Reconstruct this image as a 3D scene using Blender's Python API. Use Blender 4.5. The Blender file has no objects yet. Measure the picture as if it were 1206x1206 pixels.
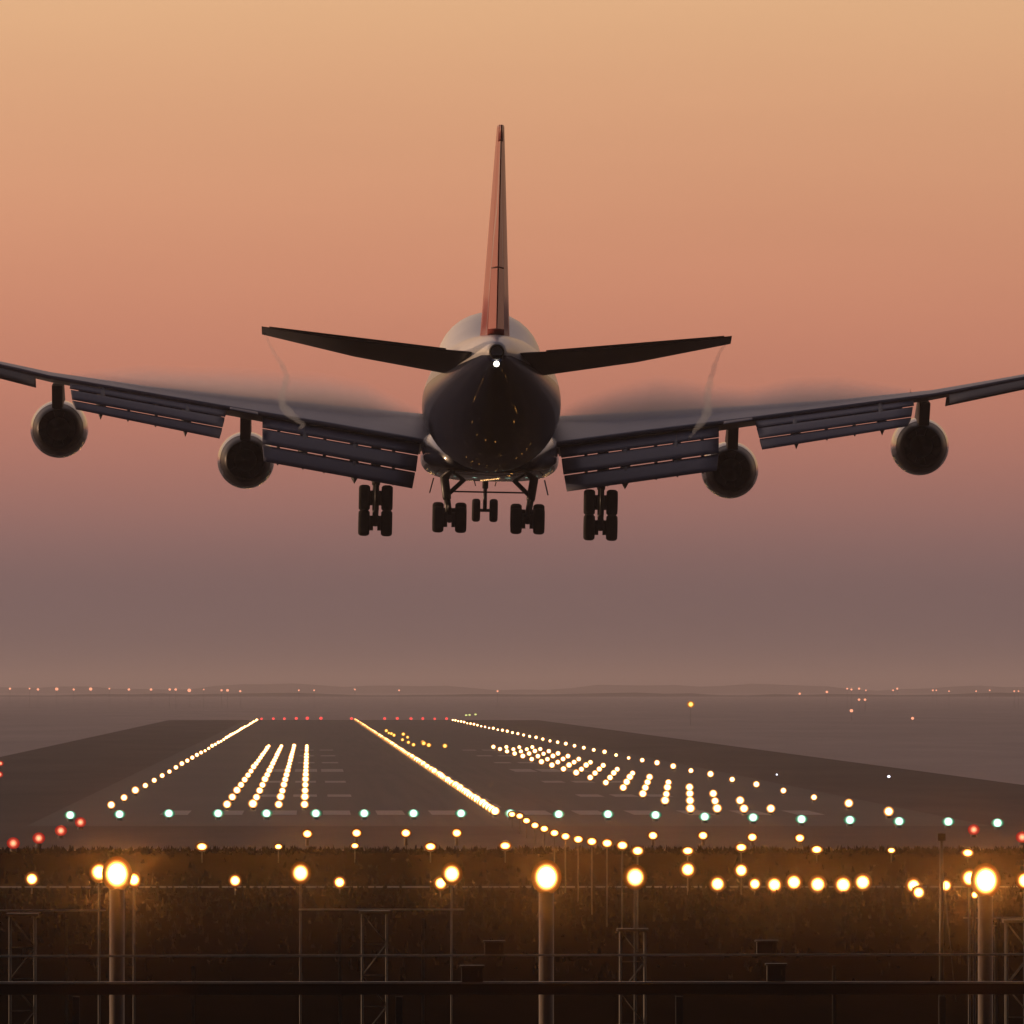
import bpy, bmesh, math, random
from mathutils import Vector, Matrix
R = math.radians
random.seed(7)
S = bpy.context.scene
COL = S.collection

# ------------------------------------------------------------------ camera
# world: +Y runs along the runway, X to the right, z = 0 is the runway; the camera stands 8.1 m above it
F = 15500.0 / 1206.0                      # focal length in picture widths (telephoto)
CAMZ = 8.1
cam = bpy.data.cameras.new("camera")
cam.sensor_width = 36.0
cam.lens = 36.0 * F
cam.clip_start = 1.0
cam.clip_end = 200000.0
camo = bpy.data.objects.new("camera", cam)
COL.objects.link(camo)
camo.location = (0, 0, CAMZ)
camo.rotation_euler = (R(90) + math.atan(209 / 15500), 0, -math.atan(239 / 15500))
S.camera = camo

# ------------------------------------------------------------------ exposure
S.view_settings.view_transform = 'Standard'
S.view_settings.look = 'None'
S.view_settings.exposure = 0.0
S.view_settings.gamma = 1.0
try:
    S.cycles.use_denoising = True
    S.cycles.volume_bounces = 1
    S.cycles.max_bounces = 6
except Exception:
    pass

# ------------------------------------------------------------------ sky
SUN_EL, SUN_AZ = 3.0, -75.0               # azimuth measured from +Y, negative = left
def srgb(r, g, b):
    f = lambda c: (c / 255 / 12.92) if c / 255 <= 0.04045 else ((c / 255 + 0.055) / 1.055) ** 2.4
    return (f(r), f(g), f(b), 1.0)

W = bpy.data.worlds.new("World")
S.world = W
W.use_nodes = True
nt = W.node_tree
nt.nodes.clear()
N = nt.nodes.new
L = nt.links.new
tc = N('ShaderNodeTexCoord')
sep = N('ShaderNodeSeparateXYZ')
L(tc.outputs['Generated'], sep.inputs[0])
def maprange(src, a, b, c, d, smooth=False):
    m = N('ShaderNodeMapRange')
    if smooth:
        m.interpolation_type = 'SMOOTHSTEP'
    m.inputs[1].default_value = a; m.inputs[2].default_value = b
    m.inputs[3].default_value = c; m.inputs[4].default_value = d
    L(src, m.inputs[0])
    return m.outputs[0]
low = N('ShaderNodeValToRGB')
low.color_ramp.interpolation = 'B_SPLINE'
stops = [(0.0, (97, 83, 86)), (0.008, (113, 92, 94)), (0.0135, (150, 107, 101)), (0.02, (186, 120, 102)),
         (0.0266, (201, 132, 107)), (0.033, (211, 145, 114)), (0.0395, (218, 157, 121)), (0.046, (223, 167, 127)),
         (0.0524, (227, 177, 133)), (0.06, (230, 184, 140))]
els = low.color_ramp.elements
els[0].position = 0.0; els[0].color = srgb(*stops[0][1])
els[1].position = 1.0; els[1].color = srgb(*stops[-1][1])
for z, c in stops[1:-1]:
    e = els.new(z / 0.06); e.color = srgb(*c)
L(maprange(sep.outputs['Z'], 0.0, 0.06, 0.0, 1.0), low.inputs[0])
high = N('ShaderNodeValToRGB')
he = high.color_ramp.elements
he[0].position = 0.0; he[0].color = srgb(230, 180, 126)
he[1].position = 1.0; he[1].color = (0.38, 0.31, 0.36, 1)
e = he.new(0.12); e.color = (0.72, 0.48, 0.36, 1)
e = he.new(0.40); e.color = (0.52, 0.40, 0.40, 1)
L(maprange(sep.outputs['Z'], 0.06, 1.0, 0.0, 1.0), high.inputs[0])
mix = N('ShaderNodeMixRGB')
L(maprange(sep.outputs['Z'], 0.055, 0.065, 0.0, 1.0), mix.inputs[0])
L(low.outputs[0], mix.inputs[1]); L(high.outputs[0], mix.inputs[2])
# the sky is bright ahead, a little brighter to the left, and dim behind
azf = N('ShaderNodeMixRGB'); azf.blend_type = 'MIX'
azf.inputs[1].default_value = (0.025, 0.034, 0.062, 1)
lr = N('ShaderNodeCombineXYZ')
lrv = maprange(sep.outputs['X'], -0.35, 0.35, 1.28, 0.72)
for k in range(3): L(lrv, lr.inputs[k])
L(maprange(sep.outputs['Y'], -0.35, 0.5, 0.0, 1.0, True), azf.inputs[0])
L(lr.outputs[0], azf.inputs[2])
glow = N('ShaderNodeMixRGB'); glow.blend_type = 'MULTIPLY'; glow.inputs[0].default_value = 1.0
L(mix.outputs[0], glow.inputs[1]); L(azf.outputs[0], glow.inputs[2])
sky = N('ShaderNodeTexSky')
sky.sky_type = 'NISHITA'
sky.sun_disc = False
sky.sun_elevation = R(SUN_EL)
sky.sun_rotation = R(SUN_AZ)
sky.dust_density = 4.0
skys = N('ShaderNodeMixRGB'); skys.blend_type = 'MULTIPLY'; skys.inputs[0].default_value = 1.0
skys.inputs[2].default_value = (0.05, 0.05, 0.05, 1)
L(sky.outputs[0], skys.inputs[1])
cn = N('ShaderNodeTexNoise'); cn.inputs['Scale'].default_value = 9.0; cn.inputs['Detail'].default_value = 5
cm = N('ShaderNodeMapping'); cm.inputs['Scale'].default_value = (1, 1, 9)
L(tc.outputs['Generated'], cm.inputs[0]); L(cm.outputs[0], cn.inputs['Vector'])
uneven = N('ShaderNodeMixRGB'); uneven.blend_type = 'MULTIPLY'; uneven.inputs[0].default_value = 1.0
L(glow.outputs[0], uneven.inputs[1]); L(maprange(cn.outputs[0], 0.3, 0.7, 0.97, 1.03), uneven.inputs[2])
fin_mix = N('ShaderNodeMixRGB')
L(maprange(sep.outputs['Z'], 0.15, 0.6, 0.0, 0.5, True), fin_mix.inputs[0])
L(uneven.outputs[0], fin_mix.inputs[1]); L(skys.outputs[0], fin_mix.inputs[2])
bg = N('ShaderNodeBackground'); bg.inputs[1].default_value = 1.0
L(fin_mix.outputs[0], bg.inputs[0])
wo = N('ShaderNodeOutputWorld')
L(bg.outputs[0], wo.inputs[0])

# ------------------------------------------------------------------ sun (nearly set, on the left)
sl = bpy.data.lights.new("sun", 'SUN')
sl.energy = 2.0
sl.angle = R(0.5)
sl.color = (1.0, 0.62, 0.36)
so = bpy.data.objects.new("sun", sl)
COL.objects.link(so)
sd = Vector((math.sin(R(SUN_AZ)) * math.cos(R(SUN_EL)), math.cos(R(SUN_AZ)) * math.cos(R(SUN_EL)), math.sin(R(SUN_EL))))
so.rotation_euler = (-sd).to_track_quat('-Z', 'Y').to_euler()
so.location = (-60, 0, 60)

# ------------------------------------------------------------------ materials
MATS = {}
def mat(name, color, rough=0.6, metal=0.0, coat=0.0, spec=0.5, var=0.0, scale=1.0, bump=0.0):
    if name in MATS:
        return MATS[name]
    m = bpy.data.materials.new(name)
    m.use_nodes = True
    t = m.node_tree
    p = t.nodes['Principled BSDF']
    p.inputs['Base Color'].default_value = (*color, 1)
    p.inputs['Roughness'].default_value = rough
    p.inputs['Metallic'].default_value = metal
    p.inputs['Specular IOR Level'].default_value = spec
    p.inputs['Coat Weight'].default_value = coat
    p.inputs['Coat Roughness'].default_value = 0.04
    if var > 0:
        c = t.nodes.new('ShaderNodeTexCoord')
        n = t.nodes.new('ShaderNodeTexNoise')
        n.inputs['Scale'].default_value = scale
        n.inputs['Detail'].default_value = 6
        n.inputs['Roughness'].default_value = 0.65
        t.links.new(c.outputs['Object'], n.inputs['Vector'])
        r = t.nodes.new('ShaderNodeValToRGB')
        r.color_ramp.elements[0].position = 0.3
        r.color_ramp.elements[1].position = 0.7
        r.color_ramp.elements[0].color = (*[x * (1 - var) for x in color], 1)
        r.color_ramp.elements[1].color = (*[min(1, x * (1 + var)) for x in color], 1)
        t.links.new(n.outputs[0], r.inputs[0])
        t.links.new(r.outputs[0], p.inputs['Base Color'])
        if bump > 0:
            b = t.nodes.new('ShaderNodeBump')
            b.inputs['Strength'].default_value = bump
            t.links.new(n.outputs[0], b.inputs['Height'])
            t.links.new(b.outputs[0], p.inputs['Normal'])
    MATS[name] = m
    return m

def emit(name, color, strength):
    if name in MATS:
        return MATS[name]
    m = bpy.data.materials.new(name)
    m.use_nodes = True
    t = m.node_tree
    t.nodes.clear()
    e = t.nodes.new('ShaderNodeEmission')
    e.inputs[0].default_value = (*color, 1)
    e.inputs[1].default_value = strength
    o = t.nodes.new('ShaderNodeOutputMaterial')
    t.links.new(e.outputs[0], o.inputs[0])
    MATS[name] = m
    return m

def volume(name, color, density, aniso=0.0, absorb=None):
    m = bpy.data.materials.new(name)
    m.use_nodes = True
    t = m.node_tree
    t.nodes.clear()
    v = t.nodes.new('ShaderNodeVolumePrincipled')
    v.inputs['Color'].default_value = (*color, 1)
    v.inputs['Density'].default_value = density
    v.inputs['Anisotropy'].default_value = aniso
    if absorb:
        v.inputs['Absorption Color'].default_value = (*absorb, 1)
    o = t.nodes.new('ShaderNodeOutputMaterial')
    t.links.new(v.outputs[0], o.inputs['Volume'])
    return m

M_WHITE = mat('white_paint', (0.72, 0.72, 0.74), 0.32, coat=0.4, var=0.05, scale=0.6)
M_NAVY = mat('navy_paint', (0.010, 0.014, 0.036), 0.35, coat=0.9)
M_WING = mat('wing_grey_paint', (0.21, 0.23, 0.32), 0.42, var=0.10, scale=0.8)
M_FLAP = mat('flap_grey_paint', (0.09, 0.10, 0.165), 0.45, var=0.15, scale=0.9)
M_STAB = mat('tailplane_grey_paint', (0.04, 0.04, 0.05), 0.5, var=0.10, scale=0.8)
M_FAIR = mat('fairing_grey_paint', (0.14, 0.145, 0.16), 0.5)
M_TYRE = mat('tyre_rubber', (0.018, 0.017, 0.017), 0.85)
M_STRUT = mat('gear_steel', (0.10, 0.10, 0.105), 0.45, metal=0.5)
M_RIM = mat('wheel_rim_metal', (0.25, 0.25, 0.26), 0.4, metal=0.7)
M_NOZZLE = mat('exhaust_metal', (0.035, 0.033, 0.035), 0.42, metal=0.7)
M_COWL = mat('cowl_paint', (0.022, 0.025, 0.04), 0.4, coat=0.8, spec=.3)
M_DARK = mat('soot_dark_metal', (0.03, 0.028, 0.027), 0.6, metal=0.3)
M_GALV = mat('galvanised_steel', (0.13, 0.11, 0.085), 0.6, metal=0.2, var=0.2, scale=3)
M_POST = mat('thin_post_steel', (0.10, 0.085, 0.07), 0.6)
M_POLE = mat('pole_painted_steel', (0.15, 0.10, 0.06), 0.55, var=0.15, scale=2)
M_RAIL = mat('pale_rail_steel', (0.5, 0.45, 0.38), 0.6)
M_HOUSING = mat('lamp_housing_metal', (0.06, 0.06, 0.055), 0.5)
M_ASPH = mat('asphalt', (0.05, 0.047, 0.047), 0.62, var=0.25, scale=0.05)

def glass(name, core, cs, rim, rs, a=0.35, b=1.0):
    """lamp glass: bright core, with a bloom halo painted into the emission out to the rim (unit lens, object space)"""
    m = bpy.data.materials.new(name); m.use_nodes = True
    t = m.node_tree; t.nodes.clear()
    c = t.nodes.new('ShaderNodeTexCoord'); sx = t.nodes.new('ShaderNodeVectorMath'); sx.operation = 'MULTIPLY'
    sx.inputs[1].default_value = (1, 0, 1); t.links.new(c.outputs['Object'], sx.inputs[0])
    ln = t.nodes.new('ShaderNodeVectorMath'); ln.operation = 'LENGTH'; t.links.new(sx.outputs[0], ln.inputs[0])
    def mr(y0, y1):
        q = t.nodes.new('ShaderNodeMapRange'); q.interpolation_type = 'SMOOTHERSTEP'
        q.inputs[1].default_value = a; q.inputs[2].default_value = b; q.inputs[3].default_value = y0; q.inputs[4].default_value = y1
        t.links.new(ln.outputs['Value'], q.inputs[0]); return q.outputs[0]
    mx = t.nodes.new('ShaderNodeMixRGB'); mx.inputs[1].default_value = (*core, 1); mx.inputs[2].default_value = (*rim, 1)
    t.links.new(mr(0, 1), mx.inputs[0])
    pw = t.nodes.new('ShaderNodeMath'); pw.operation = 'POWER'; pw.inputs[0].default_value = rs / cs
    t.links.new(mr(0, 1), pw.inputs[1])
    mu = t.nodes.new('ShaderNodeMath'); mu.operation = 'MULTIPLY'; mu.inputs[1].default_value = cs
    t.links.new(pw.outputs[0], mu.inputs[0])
    e = t.nodes.new('ShaderNodeEmission'); t.links.new(mx.outputs[0], e.inputs[0]); t.links.new(mu.outputs[0], e.inputs[1])  # graded emission paints the glow round the lamp onto its lens
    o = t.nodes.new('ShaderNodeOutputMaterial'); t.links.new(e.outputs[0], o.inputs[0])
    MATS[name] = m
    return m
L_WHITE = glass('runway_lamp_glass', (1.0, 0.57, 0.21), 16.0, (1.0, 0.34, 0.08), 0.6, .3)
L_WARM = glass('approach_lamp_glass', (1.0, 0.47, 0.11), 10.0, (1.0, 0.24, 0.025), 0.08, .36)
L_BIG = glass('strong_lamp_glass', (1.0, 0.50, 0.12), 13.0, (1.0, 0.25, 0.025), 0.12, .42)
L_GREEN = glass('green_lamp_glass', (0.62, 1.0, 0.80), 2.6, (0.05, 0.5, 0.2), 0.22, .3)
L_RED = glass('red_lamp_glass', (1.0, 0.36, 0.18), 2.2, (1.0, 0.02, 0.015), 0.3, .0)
L_REDEND = emit('red_end_glass', (1.0, 0.07, 0.06), 1.6)
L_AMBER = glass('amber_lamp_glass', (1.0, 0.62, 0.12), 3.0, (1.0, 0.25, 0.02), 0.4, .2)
L_TOWN = emit('town_lamp_glass', (1.0, 0.36, 0.20), 1.6)
L_TAIL = emit('tail_lamp_glass', (1.0, 0.9, 0.75), 6.0)

# ------------------------------------------------------------------ mesh helpers
class MB:
    def __init__(s):
        s.v = []; s.f = []; s.mi = []; s.sm = []
    def add(s, verts, faces, mi=0, smooth=True):
        o = len(s.v)
        s.v += [tuple(v) for v in verts]
        for f in faces:
            s.f.append([i + o for i in f]); s.mi.append(mi); s.sm.append(smooth)
    def box(s, c, d, mi=0, rot=None):
        h = [x / 2 for x in d]
        vs = [Vector((sx * h[0], sy * h[1], sz * h[2])) for sx in (-1, 1) for sy in (-1, 1) for sz in (-1, 1)]
        if rot is not None:
            vs = [rot @ v for v in vs]
        vs = [v + Vector(c) for v in vs]
        s.add(vs, [(0, 1, 3, 2), (4, 6, 7, 5), (0, 4, 5, 1), (2, 3, 7, 6), (0, 2, 6, 4), (1, 5, 7, 3)], mi, False)
    def loft(s, rings, mi=0, cap=True, smooth=True, closed=True):
        n = len(rings[0]); vs = [p for r in rings for p in r]; fs = []
        for i in range(len(rings) - 1):
            for j in range(n if closed else n - 1):
                k = (j + 1) % n
                fs.append((i * n + j, i * n + k, (i + 1) * n + k, (i + 1) * n + j))
        s.add(vs, fs, mi, smooth)
        if cap:
            s.add(rings[0], [tuple(range(n - 1, -1, -1))], mi, False)
            s.add(rings[-1], [tuple(range(n))], mi, False)
    def tube(s, pts, radii, mi=0, n=10, cap=True):
        pts = [Vector(p) for p in pts]
        if not hasattr(radii, '__len__'):
            radii = [radii] * len(pts)
        rings = []
        for i, p in enumerate(pts):
            a = pts[max(i - 1, 0)]; b = pts[min(i + 1, len(pts) - 1)]
            t = (b - a).normalized()
            u = t.cross(Vector((0, 0, 1)) if abs(t.z) < 0.9 else Vector((0, 1, 0))).normalized()
            w = t.cross(u)
            rings.append([p + (u * math.cos(q) + w * math.sin(q)) * radii[i] for q in [2 * math.pi * k / n for k in range(n)]])
        s.loft(rings, mi, cap)
    def lathe(s, axis_o, axis_d, prof, mi=0, n=32, cap=False, mis=None):
        d = Vector(axis_d).normalized(); o = Vector(axis_o)
        u = d.cross(Vector((0, 0, 1)) if abs(d.z) < 0.9 else Vector((0, 1, 0))).normalized(); w = d.cross(u)
        rings = [[o + d * t + (u * math.cos(q) + w * math.sin(q)) * r for q in [2 * math.pi * k / n for k in range(n)]] for t, r in prof]
        if mis:
            for i in range(len(rings) - 1):
                s.loft(rings[i:i + 2], mis[i], False)
        else:
            s.loft(rings, mi, cap)
    def ball(s, c, rx, ry, rz, mi=0, nu=14, nv=8):
        c = Vector(c); rings = []
        for i in range(nv + 1):
            a = math.pi * i / nv
            rr = max(math.sin(a), 1e-3)
            rings.append([c + Vector((rx * rr * math.cos(2 * math.pi * k / nu), ry * rr * math.sin(2 * math.pi * k / nu), -rz * math.cos(a))) for k in range(nu)])
        s.loft(rings, mi, False)
    def mesh(s, name, mats, mirror=False, weld=True):
        me = bpy.data.meshes.new(name)
        v = [(-p[0], p[1], p[2]) for p in s.v] if mirror else s.v
        me.from_pydata(v, [], s.f)
        for m in mats:
            me.materials.append(m)
        for p, mi, sm in zip(me.polygons, s.mi, s.sm):
            p.material_index = mi; p.use_smooth = sm
        bm = bmesh.new(); bm.from_mesh(me)
        if weld:
            bmesh.ops.remove_doubles(bm, verts=bm.verts, dist=1e-4)
        bmesh.ops.recalc_face_normals(bm, faces=bm.faces)
        bm.to_mesh(me); bm.free()
        me.update()
        return me

def link(name, me, parent=None, loc=None, label=None):
    o = bpy.data.objects.new(name, me)
    COL.objects.link(o)
    if parent is not None:
        o.parent = parent
    if loc is not None:
        o.location = loc
    if label:
        o['label'] = label
    return o
def tag(o, label, cat, group=None, kind=None):
    if label: o['label'] = label
    if cat: o['category'] = cat
    if group: o['group'] = group
    if kind: o['kind'] = kind
    return o
def empty(name, loc, label, cat, group=None):
    o = bpy.data.objects.new(name, None)
    o.empty_display_size = 0.5
    COL.objects.link(o)
    o.location = loc
    return tag(o, label, cat, group)
def pos(px, py, D):
    """point seen at photo pixel (px, py) that stands D metres down the runway axis"""
    return Vector(((px - 364) / 15500 * D, D, CAMZ - (py - 812) / 15500 * D))

# ------------------------------------------------------------------ setting: ground, runway, road, hills
CX = 11.8                                  # x of the runway centre line
D_THR, D_END, D_EDGE = 838.0, 3400.0, 662.0
def sheet(name, mat_, rows, kind='structure'):
    """rows: list of (y, z, x0, x1, n) -> grid"""
    mb = MB(); n = rows[0][4]
    rings = [[(x0 + (x1 - x0) * i / n, y, z) for i in range(n + 1)] for y, z, x0, x1, _ in rows]
    mb.loft(rings, 0, False, True, closed=False)
    o = link(name, mb.mesh(name, [mat_]))
    o['kind'] = kind
    return o

def ground_mat(name, c1, c2, rough, spec, scale):
    m = bpy.data.materials.new(name); m.use_nodes = True
    t = m.node_tree; p = t.nodes['Principled BSDF']
    p.inputs['Roughness'].default_value = rough
    p.inputs['Specular IOR Level'].default_value = spec
    c = t.nodes.new('ShaderNodeTexCoord')
    mp = t.nodes.new('ShaderNodeMapping')
    mp.inputs['Scale'].default_value = (scale, scale * 0.12, scale)
    n = t.nodes.new('ShaderNodeTexNoise'); n.inputs['Scale'].default_value = 1.0
    n.inputs['Detail'].default_value = 8; n.inputs['Roughness'].default_value = 0.7
    r = t.nodes.new('ShaderNodeValToRGB')
    r.color_ramp.elements[0].position = 0.32; r.color_ramp.elements[1].position = 0.68
    r.color_ramp.elements[0].color = (*c1, 1); r.color_ramp.elements[1].color = (*c2, 1)
    t.links.new(c.outputs['Object'], mp.inputs[0]); t.links.new(mp.outputs[0], n.inputs['Vector'])
    t.links.new(n.outputs[0], r.inputs[0]); t.links.new(r.outputs[0], p.inputs['Base Color'])
    return m
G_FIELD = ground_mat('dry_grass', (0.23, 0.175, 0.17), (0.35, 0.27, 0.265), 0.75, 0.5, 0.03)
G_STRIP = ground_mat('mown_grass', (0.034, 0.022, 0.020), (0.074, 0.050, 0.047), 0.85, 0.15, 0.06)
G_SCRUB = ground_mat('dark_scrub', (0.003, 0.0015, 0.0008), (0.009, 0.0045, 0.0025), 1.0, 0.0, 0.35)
G_ASPH = ground_mat('runway_asphalt', (0.034, 0.025, 0.024), (0.058, 0.041, 0.040), 0.7, 0.2, 0.08)
G_ROAD = ground_mat('road_asphalt', (0.02, 0.018, 0.018), (0.04, 0.036, 0.036), 0.65, 0.35, 0.06)

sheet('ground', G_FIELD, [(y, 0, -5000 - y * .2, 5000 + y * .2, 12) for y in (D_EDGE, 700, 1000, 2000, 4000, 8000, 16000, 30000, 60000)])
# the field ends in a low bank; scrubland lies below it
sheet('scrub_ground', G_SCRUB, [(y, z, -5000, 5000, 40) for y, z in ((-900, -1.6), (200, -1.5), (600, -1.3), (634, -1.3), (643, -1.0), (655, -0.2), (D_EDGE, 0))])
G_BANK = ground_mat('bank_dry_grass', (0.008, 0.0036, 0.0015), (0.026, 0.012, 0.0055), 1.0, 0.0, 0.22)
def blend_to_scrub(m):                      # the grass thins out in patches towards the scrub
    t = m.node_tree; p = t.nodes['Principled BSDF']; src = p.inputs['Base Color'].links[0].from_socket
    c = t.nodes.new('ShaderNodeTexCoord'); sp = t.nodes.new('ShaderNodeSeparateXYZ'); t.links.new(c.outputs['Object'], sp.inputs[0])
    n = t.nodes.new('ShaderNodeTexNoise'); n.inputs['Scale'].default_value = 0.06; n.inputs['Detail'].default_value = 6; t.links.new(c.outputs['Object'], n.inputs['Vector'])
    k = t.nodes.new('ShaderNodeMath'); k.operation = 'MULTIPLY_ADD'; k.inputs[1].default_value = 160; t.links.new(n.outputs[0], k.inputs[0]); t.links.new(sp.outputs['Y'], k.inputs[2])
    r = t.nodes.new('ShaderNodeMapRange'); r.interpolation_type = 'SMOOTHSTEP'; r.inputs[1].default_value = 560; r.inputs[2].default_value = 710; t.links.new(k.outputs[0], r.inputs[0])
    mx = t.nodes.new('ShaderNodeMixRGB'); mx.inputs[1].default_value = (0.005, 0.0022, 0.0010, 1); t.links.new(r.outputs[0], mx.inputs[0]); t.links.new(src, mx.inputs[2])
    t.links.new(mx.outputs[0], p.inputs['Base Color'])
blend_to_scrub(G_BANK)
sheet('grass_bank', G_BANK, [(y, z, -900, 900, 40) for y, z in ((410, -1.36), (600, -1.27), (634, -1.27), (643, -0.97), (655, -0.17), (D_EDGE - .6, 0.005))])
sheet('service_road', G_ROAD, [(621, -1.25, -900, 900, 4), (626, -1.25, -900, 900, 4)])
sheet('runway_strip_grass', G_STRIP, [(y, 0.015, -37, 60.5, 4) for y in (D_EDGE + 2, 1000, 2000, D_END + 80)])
def add_rubber(m):                          # tyre rubber streaks along the touchdown zone
    t = m.node_tree; p = t.nodes['Principled BSDF']; src = p.inputs['Base Color'].links[0].from_socket
    c = t.nodes.new('ShaderNodeTexCoord'); mp = t.nodes.new('ShaderNodeMapping'); mp.inputs['Scale'].default_value = (1.1, 0.006, 1)
    t.links.new(c.outputs['Object'], mp.inputs[0])
    n = t.nodes.new('ShaderNodeTexNoise'); n.inputs['Scale'].default_value = 1.0; n.inputs['Detail'].default_value = 5; t.links.new(mp.outputs[0], n.inputs['Vector'])
    sp = t.nodes.new('ShaderNodeSeparateXYZ'); t.links.new(c.outputs['Object'], sp.inputs[0])
    d = t.nodes.new('ShaderNodeMath'); d.operation = 'SUBTRACT'; d.inputs[1].default_value = CX; t.links.new(sp.outputs['X'], d.inputs[0])
    a = t.nodes.new('ShaderNodeMath'); a.operation = 'ABSOLUTE'; t.links.new(d.outputs[0], a.inputs[0])
    w = t.nodes.new('ShaderNodeMapRange'); w.inputs[1].default_value = 5; w.inputs[2].default_value = 13; w.inputs[3].default_value = 1; w.inputs[4].default_value = 0; t.links.new(a.outputs[0], w.inputs[0])
    r = t.nodes.new('ShaderNodeMapRange'); r.inputs[1].default_value = 0.42; r.inputs[2].default_value = 0.62; t.links.new(n.outputs[0], r.inputs[0])
    k = t.nodes.new('ShaderNodeMath'); k.operation = 'MULTIPLY'; t.links.new(w.outputs[0], k.inputs[0]); t.links.new(r.outputs[0], k.inputs[1])
    k2 = t.nodes.new('ShaderNodeMath'); k2.operation = 'MULTIPLY'; k2.inputs[1].default_value = 0.7; t.links.new(k.outputs[0], k2.inputs[0])
    mx = t.nodes.new('ShaderNodeMixRGB'); mx.inputs[2].default_value = (0.02, 0.017, 0.017, 1); t.links.new(k2.outputs[0], mx.inputs[0]); t.links.new(src, mx.inputs[1])
    t.links.new(mx.outputs[0], p.inputs['Base Color'])
add_rubber(G_ASPH)
sheet('runway', G_ASPH, [(y, 0.03, CX - 28.5, CX + 28.5, 4) for y in (D_THR - 60, 1500, 2500, D_END + 20)])
M_TUFT = mat('tuft_grass', (0.010, 0.005, 0.0022), 0.9, spec=0.1, var=0.5, scale=0.5)
def bank_z(y):
    pr = ((410, -1.36), (600, -1.27), (634, -1.27), (643, -0.97), (655, -0.17), (D_EDGE - .6, 0.0), (700, 0.0))
    for (a, za), (b, zb) in zip(pr, pr[1:]):
        if a <= y <= b: return za + (zb - za) * (y - a) / (b - a)
    return 0
gr = random.Random(21); mb = MB()
def tuft(x, y, hgt):
    z = bank_z(y) - .02
    for k in range(3):
        a = gr.uniform(0, 6.28); w = gr.uniform(.05, .14); h = hgt * gr.uniform(.5, 1.2); lx = gr.uniform(-.12, .12); ly = gr.uniform(-.12, .12)
        c, s_ = math.cos(a) * w, math.sin(a) * w
        mb.add([(x - c, y - s_, z), (x + c, y + s_, z), (x + lx, y + ly, z + h)], [(0, 1, 2)], 0, False)
for k in range(5200):                      # thick along the crest
    tuft(gr.uniform(-45, 62), D_EDGE - abs(gr.gauss(0, 3.0)), gr.choice((.10, .14, .18, .30)))
for k in range(6500):
    yy = gr.triangular(400, 655, 640)
    if 619 < yy < 628: continue
    tuft(gr.uniform(-40, 58), yy, gr.uniform(.12, .45))
go = link('grass', mb.mesh('grass', [M_TUFT], weld=False)); tag(go, 'rough dry grass growing on the dark bank below the runway', 'grass', kind='stuff')
M_MARK = mat('runway_marking_paint', (0.16, 0.14, 0.135), 0.6, var=0.3, scale=0.8)
mk = MB()
def mark(x, y, w, l):
    mk.add([(x - w / 2, y, 0.045), (x + w / 2, y, 0.045), (x + w / 2, y + l, 0.045), (x - w / 2, y + l, 0.045)], [(0, 1, 2, 3)], 0, False)
for k in range(6):
    for sx in (-1, 1):
        mark(CX + sx * (3.0 + k * 3.5), D_THR + 8, 1.8, 30)
for d in (150, 300, 450, 600, 750, 900):
    for sx in (-1, 1):
        n = 3 if d in (150, 300) else (0 if d == 450 else 2)
        if d == 450:
            for q in range(3): mark(CX + sx * (9.5 + q * 2.6), D_THR + d, 2.2, 45)
        for k in range(n):
            mark(CX + sx * (9.5 + k * 2.6), D_THR + d, 1.8, 22.5)
y = D_THR + 60
while y < D_END:
    mark(CX + 0.9, y, 0.9, 30); y += 50
mko = link('runway_markings', mk.mesh('runway_markings', [M_MARK])); mko['kind'] = 'structure'

# far low ridge of woods along the horizon
def ridge(name, D, h0, h1, x0, x1, seed, m):
    rnd = random.Random(seed); mb = MB(); n = 220; rings = [[], [], []]
    ph = [rnd.uniform(0, 6.28) for _ in range(8)]
    for i in range(n + 1):
        x = x0 + (x1 - x0) * i / n
        t = x / D * 100
        h = h0 + (h1 - h0) * (0.5 + 0.22 * math.sin(t * 2.1 + ph[0]) + 0.16 * math.sin(t * 4.7 + ph[1]) + 0.08 * math.sin(t * 11 + ph[2])) + rnd.uniform(-.6, .6)
        rings[0].append((x, D - 120, 0)); rings[1].append((x, D, max(h, 1))); rings[2].append((x, D + 400, 0))
    mb.loft(rings, 0, False, True, closed=False)
    o = link(name, mb.mesh(name, [m])); o['kind'] = 'structure'
    return o
G_WOOD = ground_mat('far_woodland', (0.02, 0.022, 0.015), (0.05, 0.045, 0.03), 1.0, 0.0, 0.02)
ridge('hills', 27000, 4, 24, -5000, 6500, 3, G_WOOD)
ridge('far_woodland', 15000, .5, 5, -3000, 4000, 9, G_WOOD)

# ------------------------------------------------------------------ haze
hz = MB()
HZ_TOP = 60.0
hz.box((0, 30500 - 1000, (HZ_TOP - 3) / 2), (40000, 63000, HZ_TOP + 3))
HAZE_M = volume('haze_air', (0.82, 0.74, 0.79), 0.48e-4, 0.3)
_t = HAZE_M.node_tree                      # air droplets: a second, strongly forward-scattering share
_v2 = _t.nodes.new('ShaderNodeVolumePrincipled')
_v2.inputs['Color'].default_value = (1, 1, 1, 1); _v2.inputs['Density'].default_value = 0.2e-4; _v2.inputs['Anisotropy'].default_value = 0.996
_ad = _t.nodes.new('ShaderNodeAddShader')
_out = [n for n in _t.nodes if n.type == 'OUTPUT_MATERIAL'][0]
_v1 = [n for n in _t.nodes if n.type == 'PRINCIPLED_VOLUME' and n != _v2][0]
_t.links.new(_v1.outputs[0], _ad.inputs[0]); _t.links.new(_v2.outputs[0], _ad.inputs[1]); _t.links.new(_ad.outputs[0], _out.inputs['Volume'])
hzo = link('haze', hz.mesh('haze', [HAZE_M]))
hzo['kind'] = 'stuff'
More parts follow.
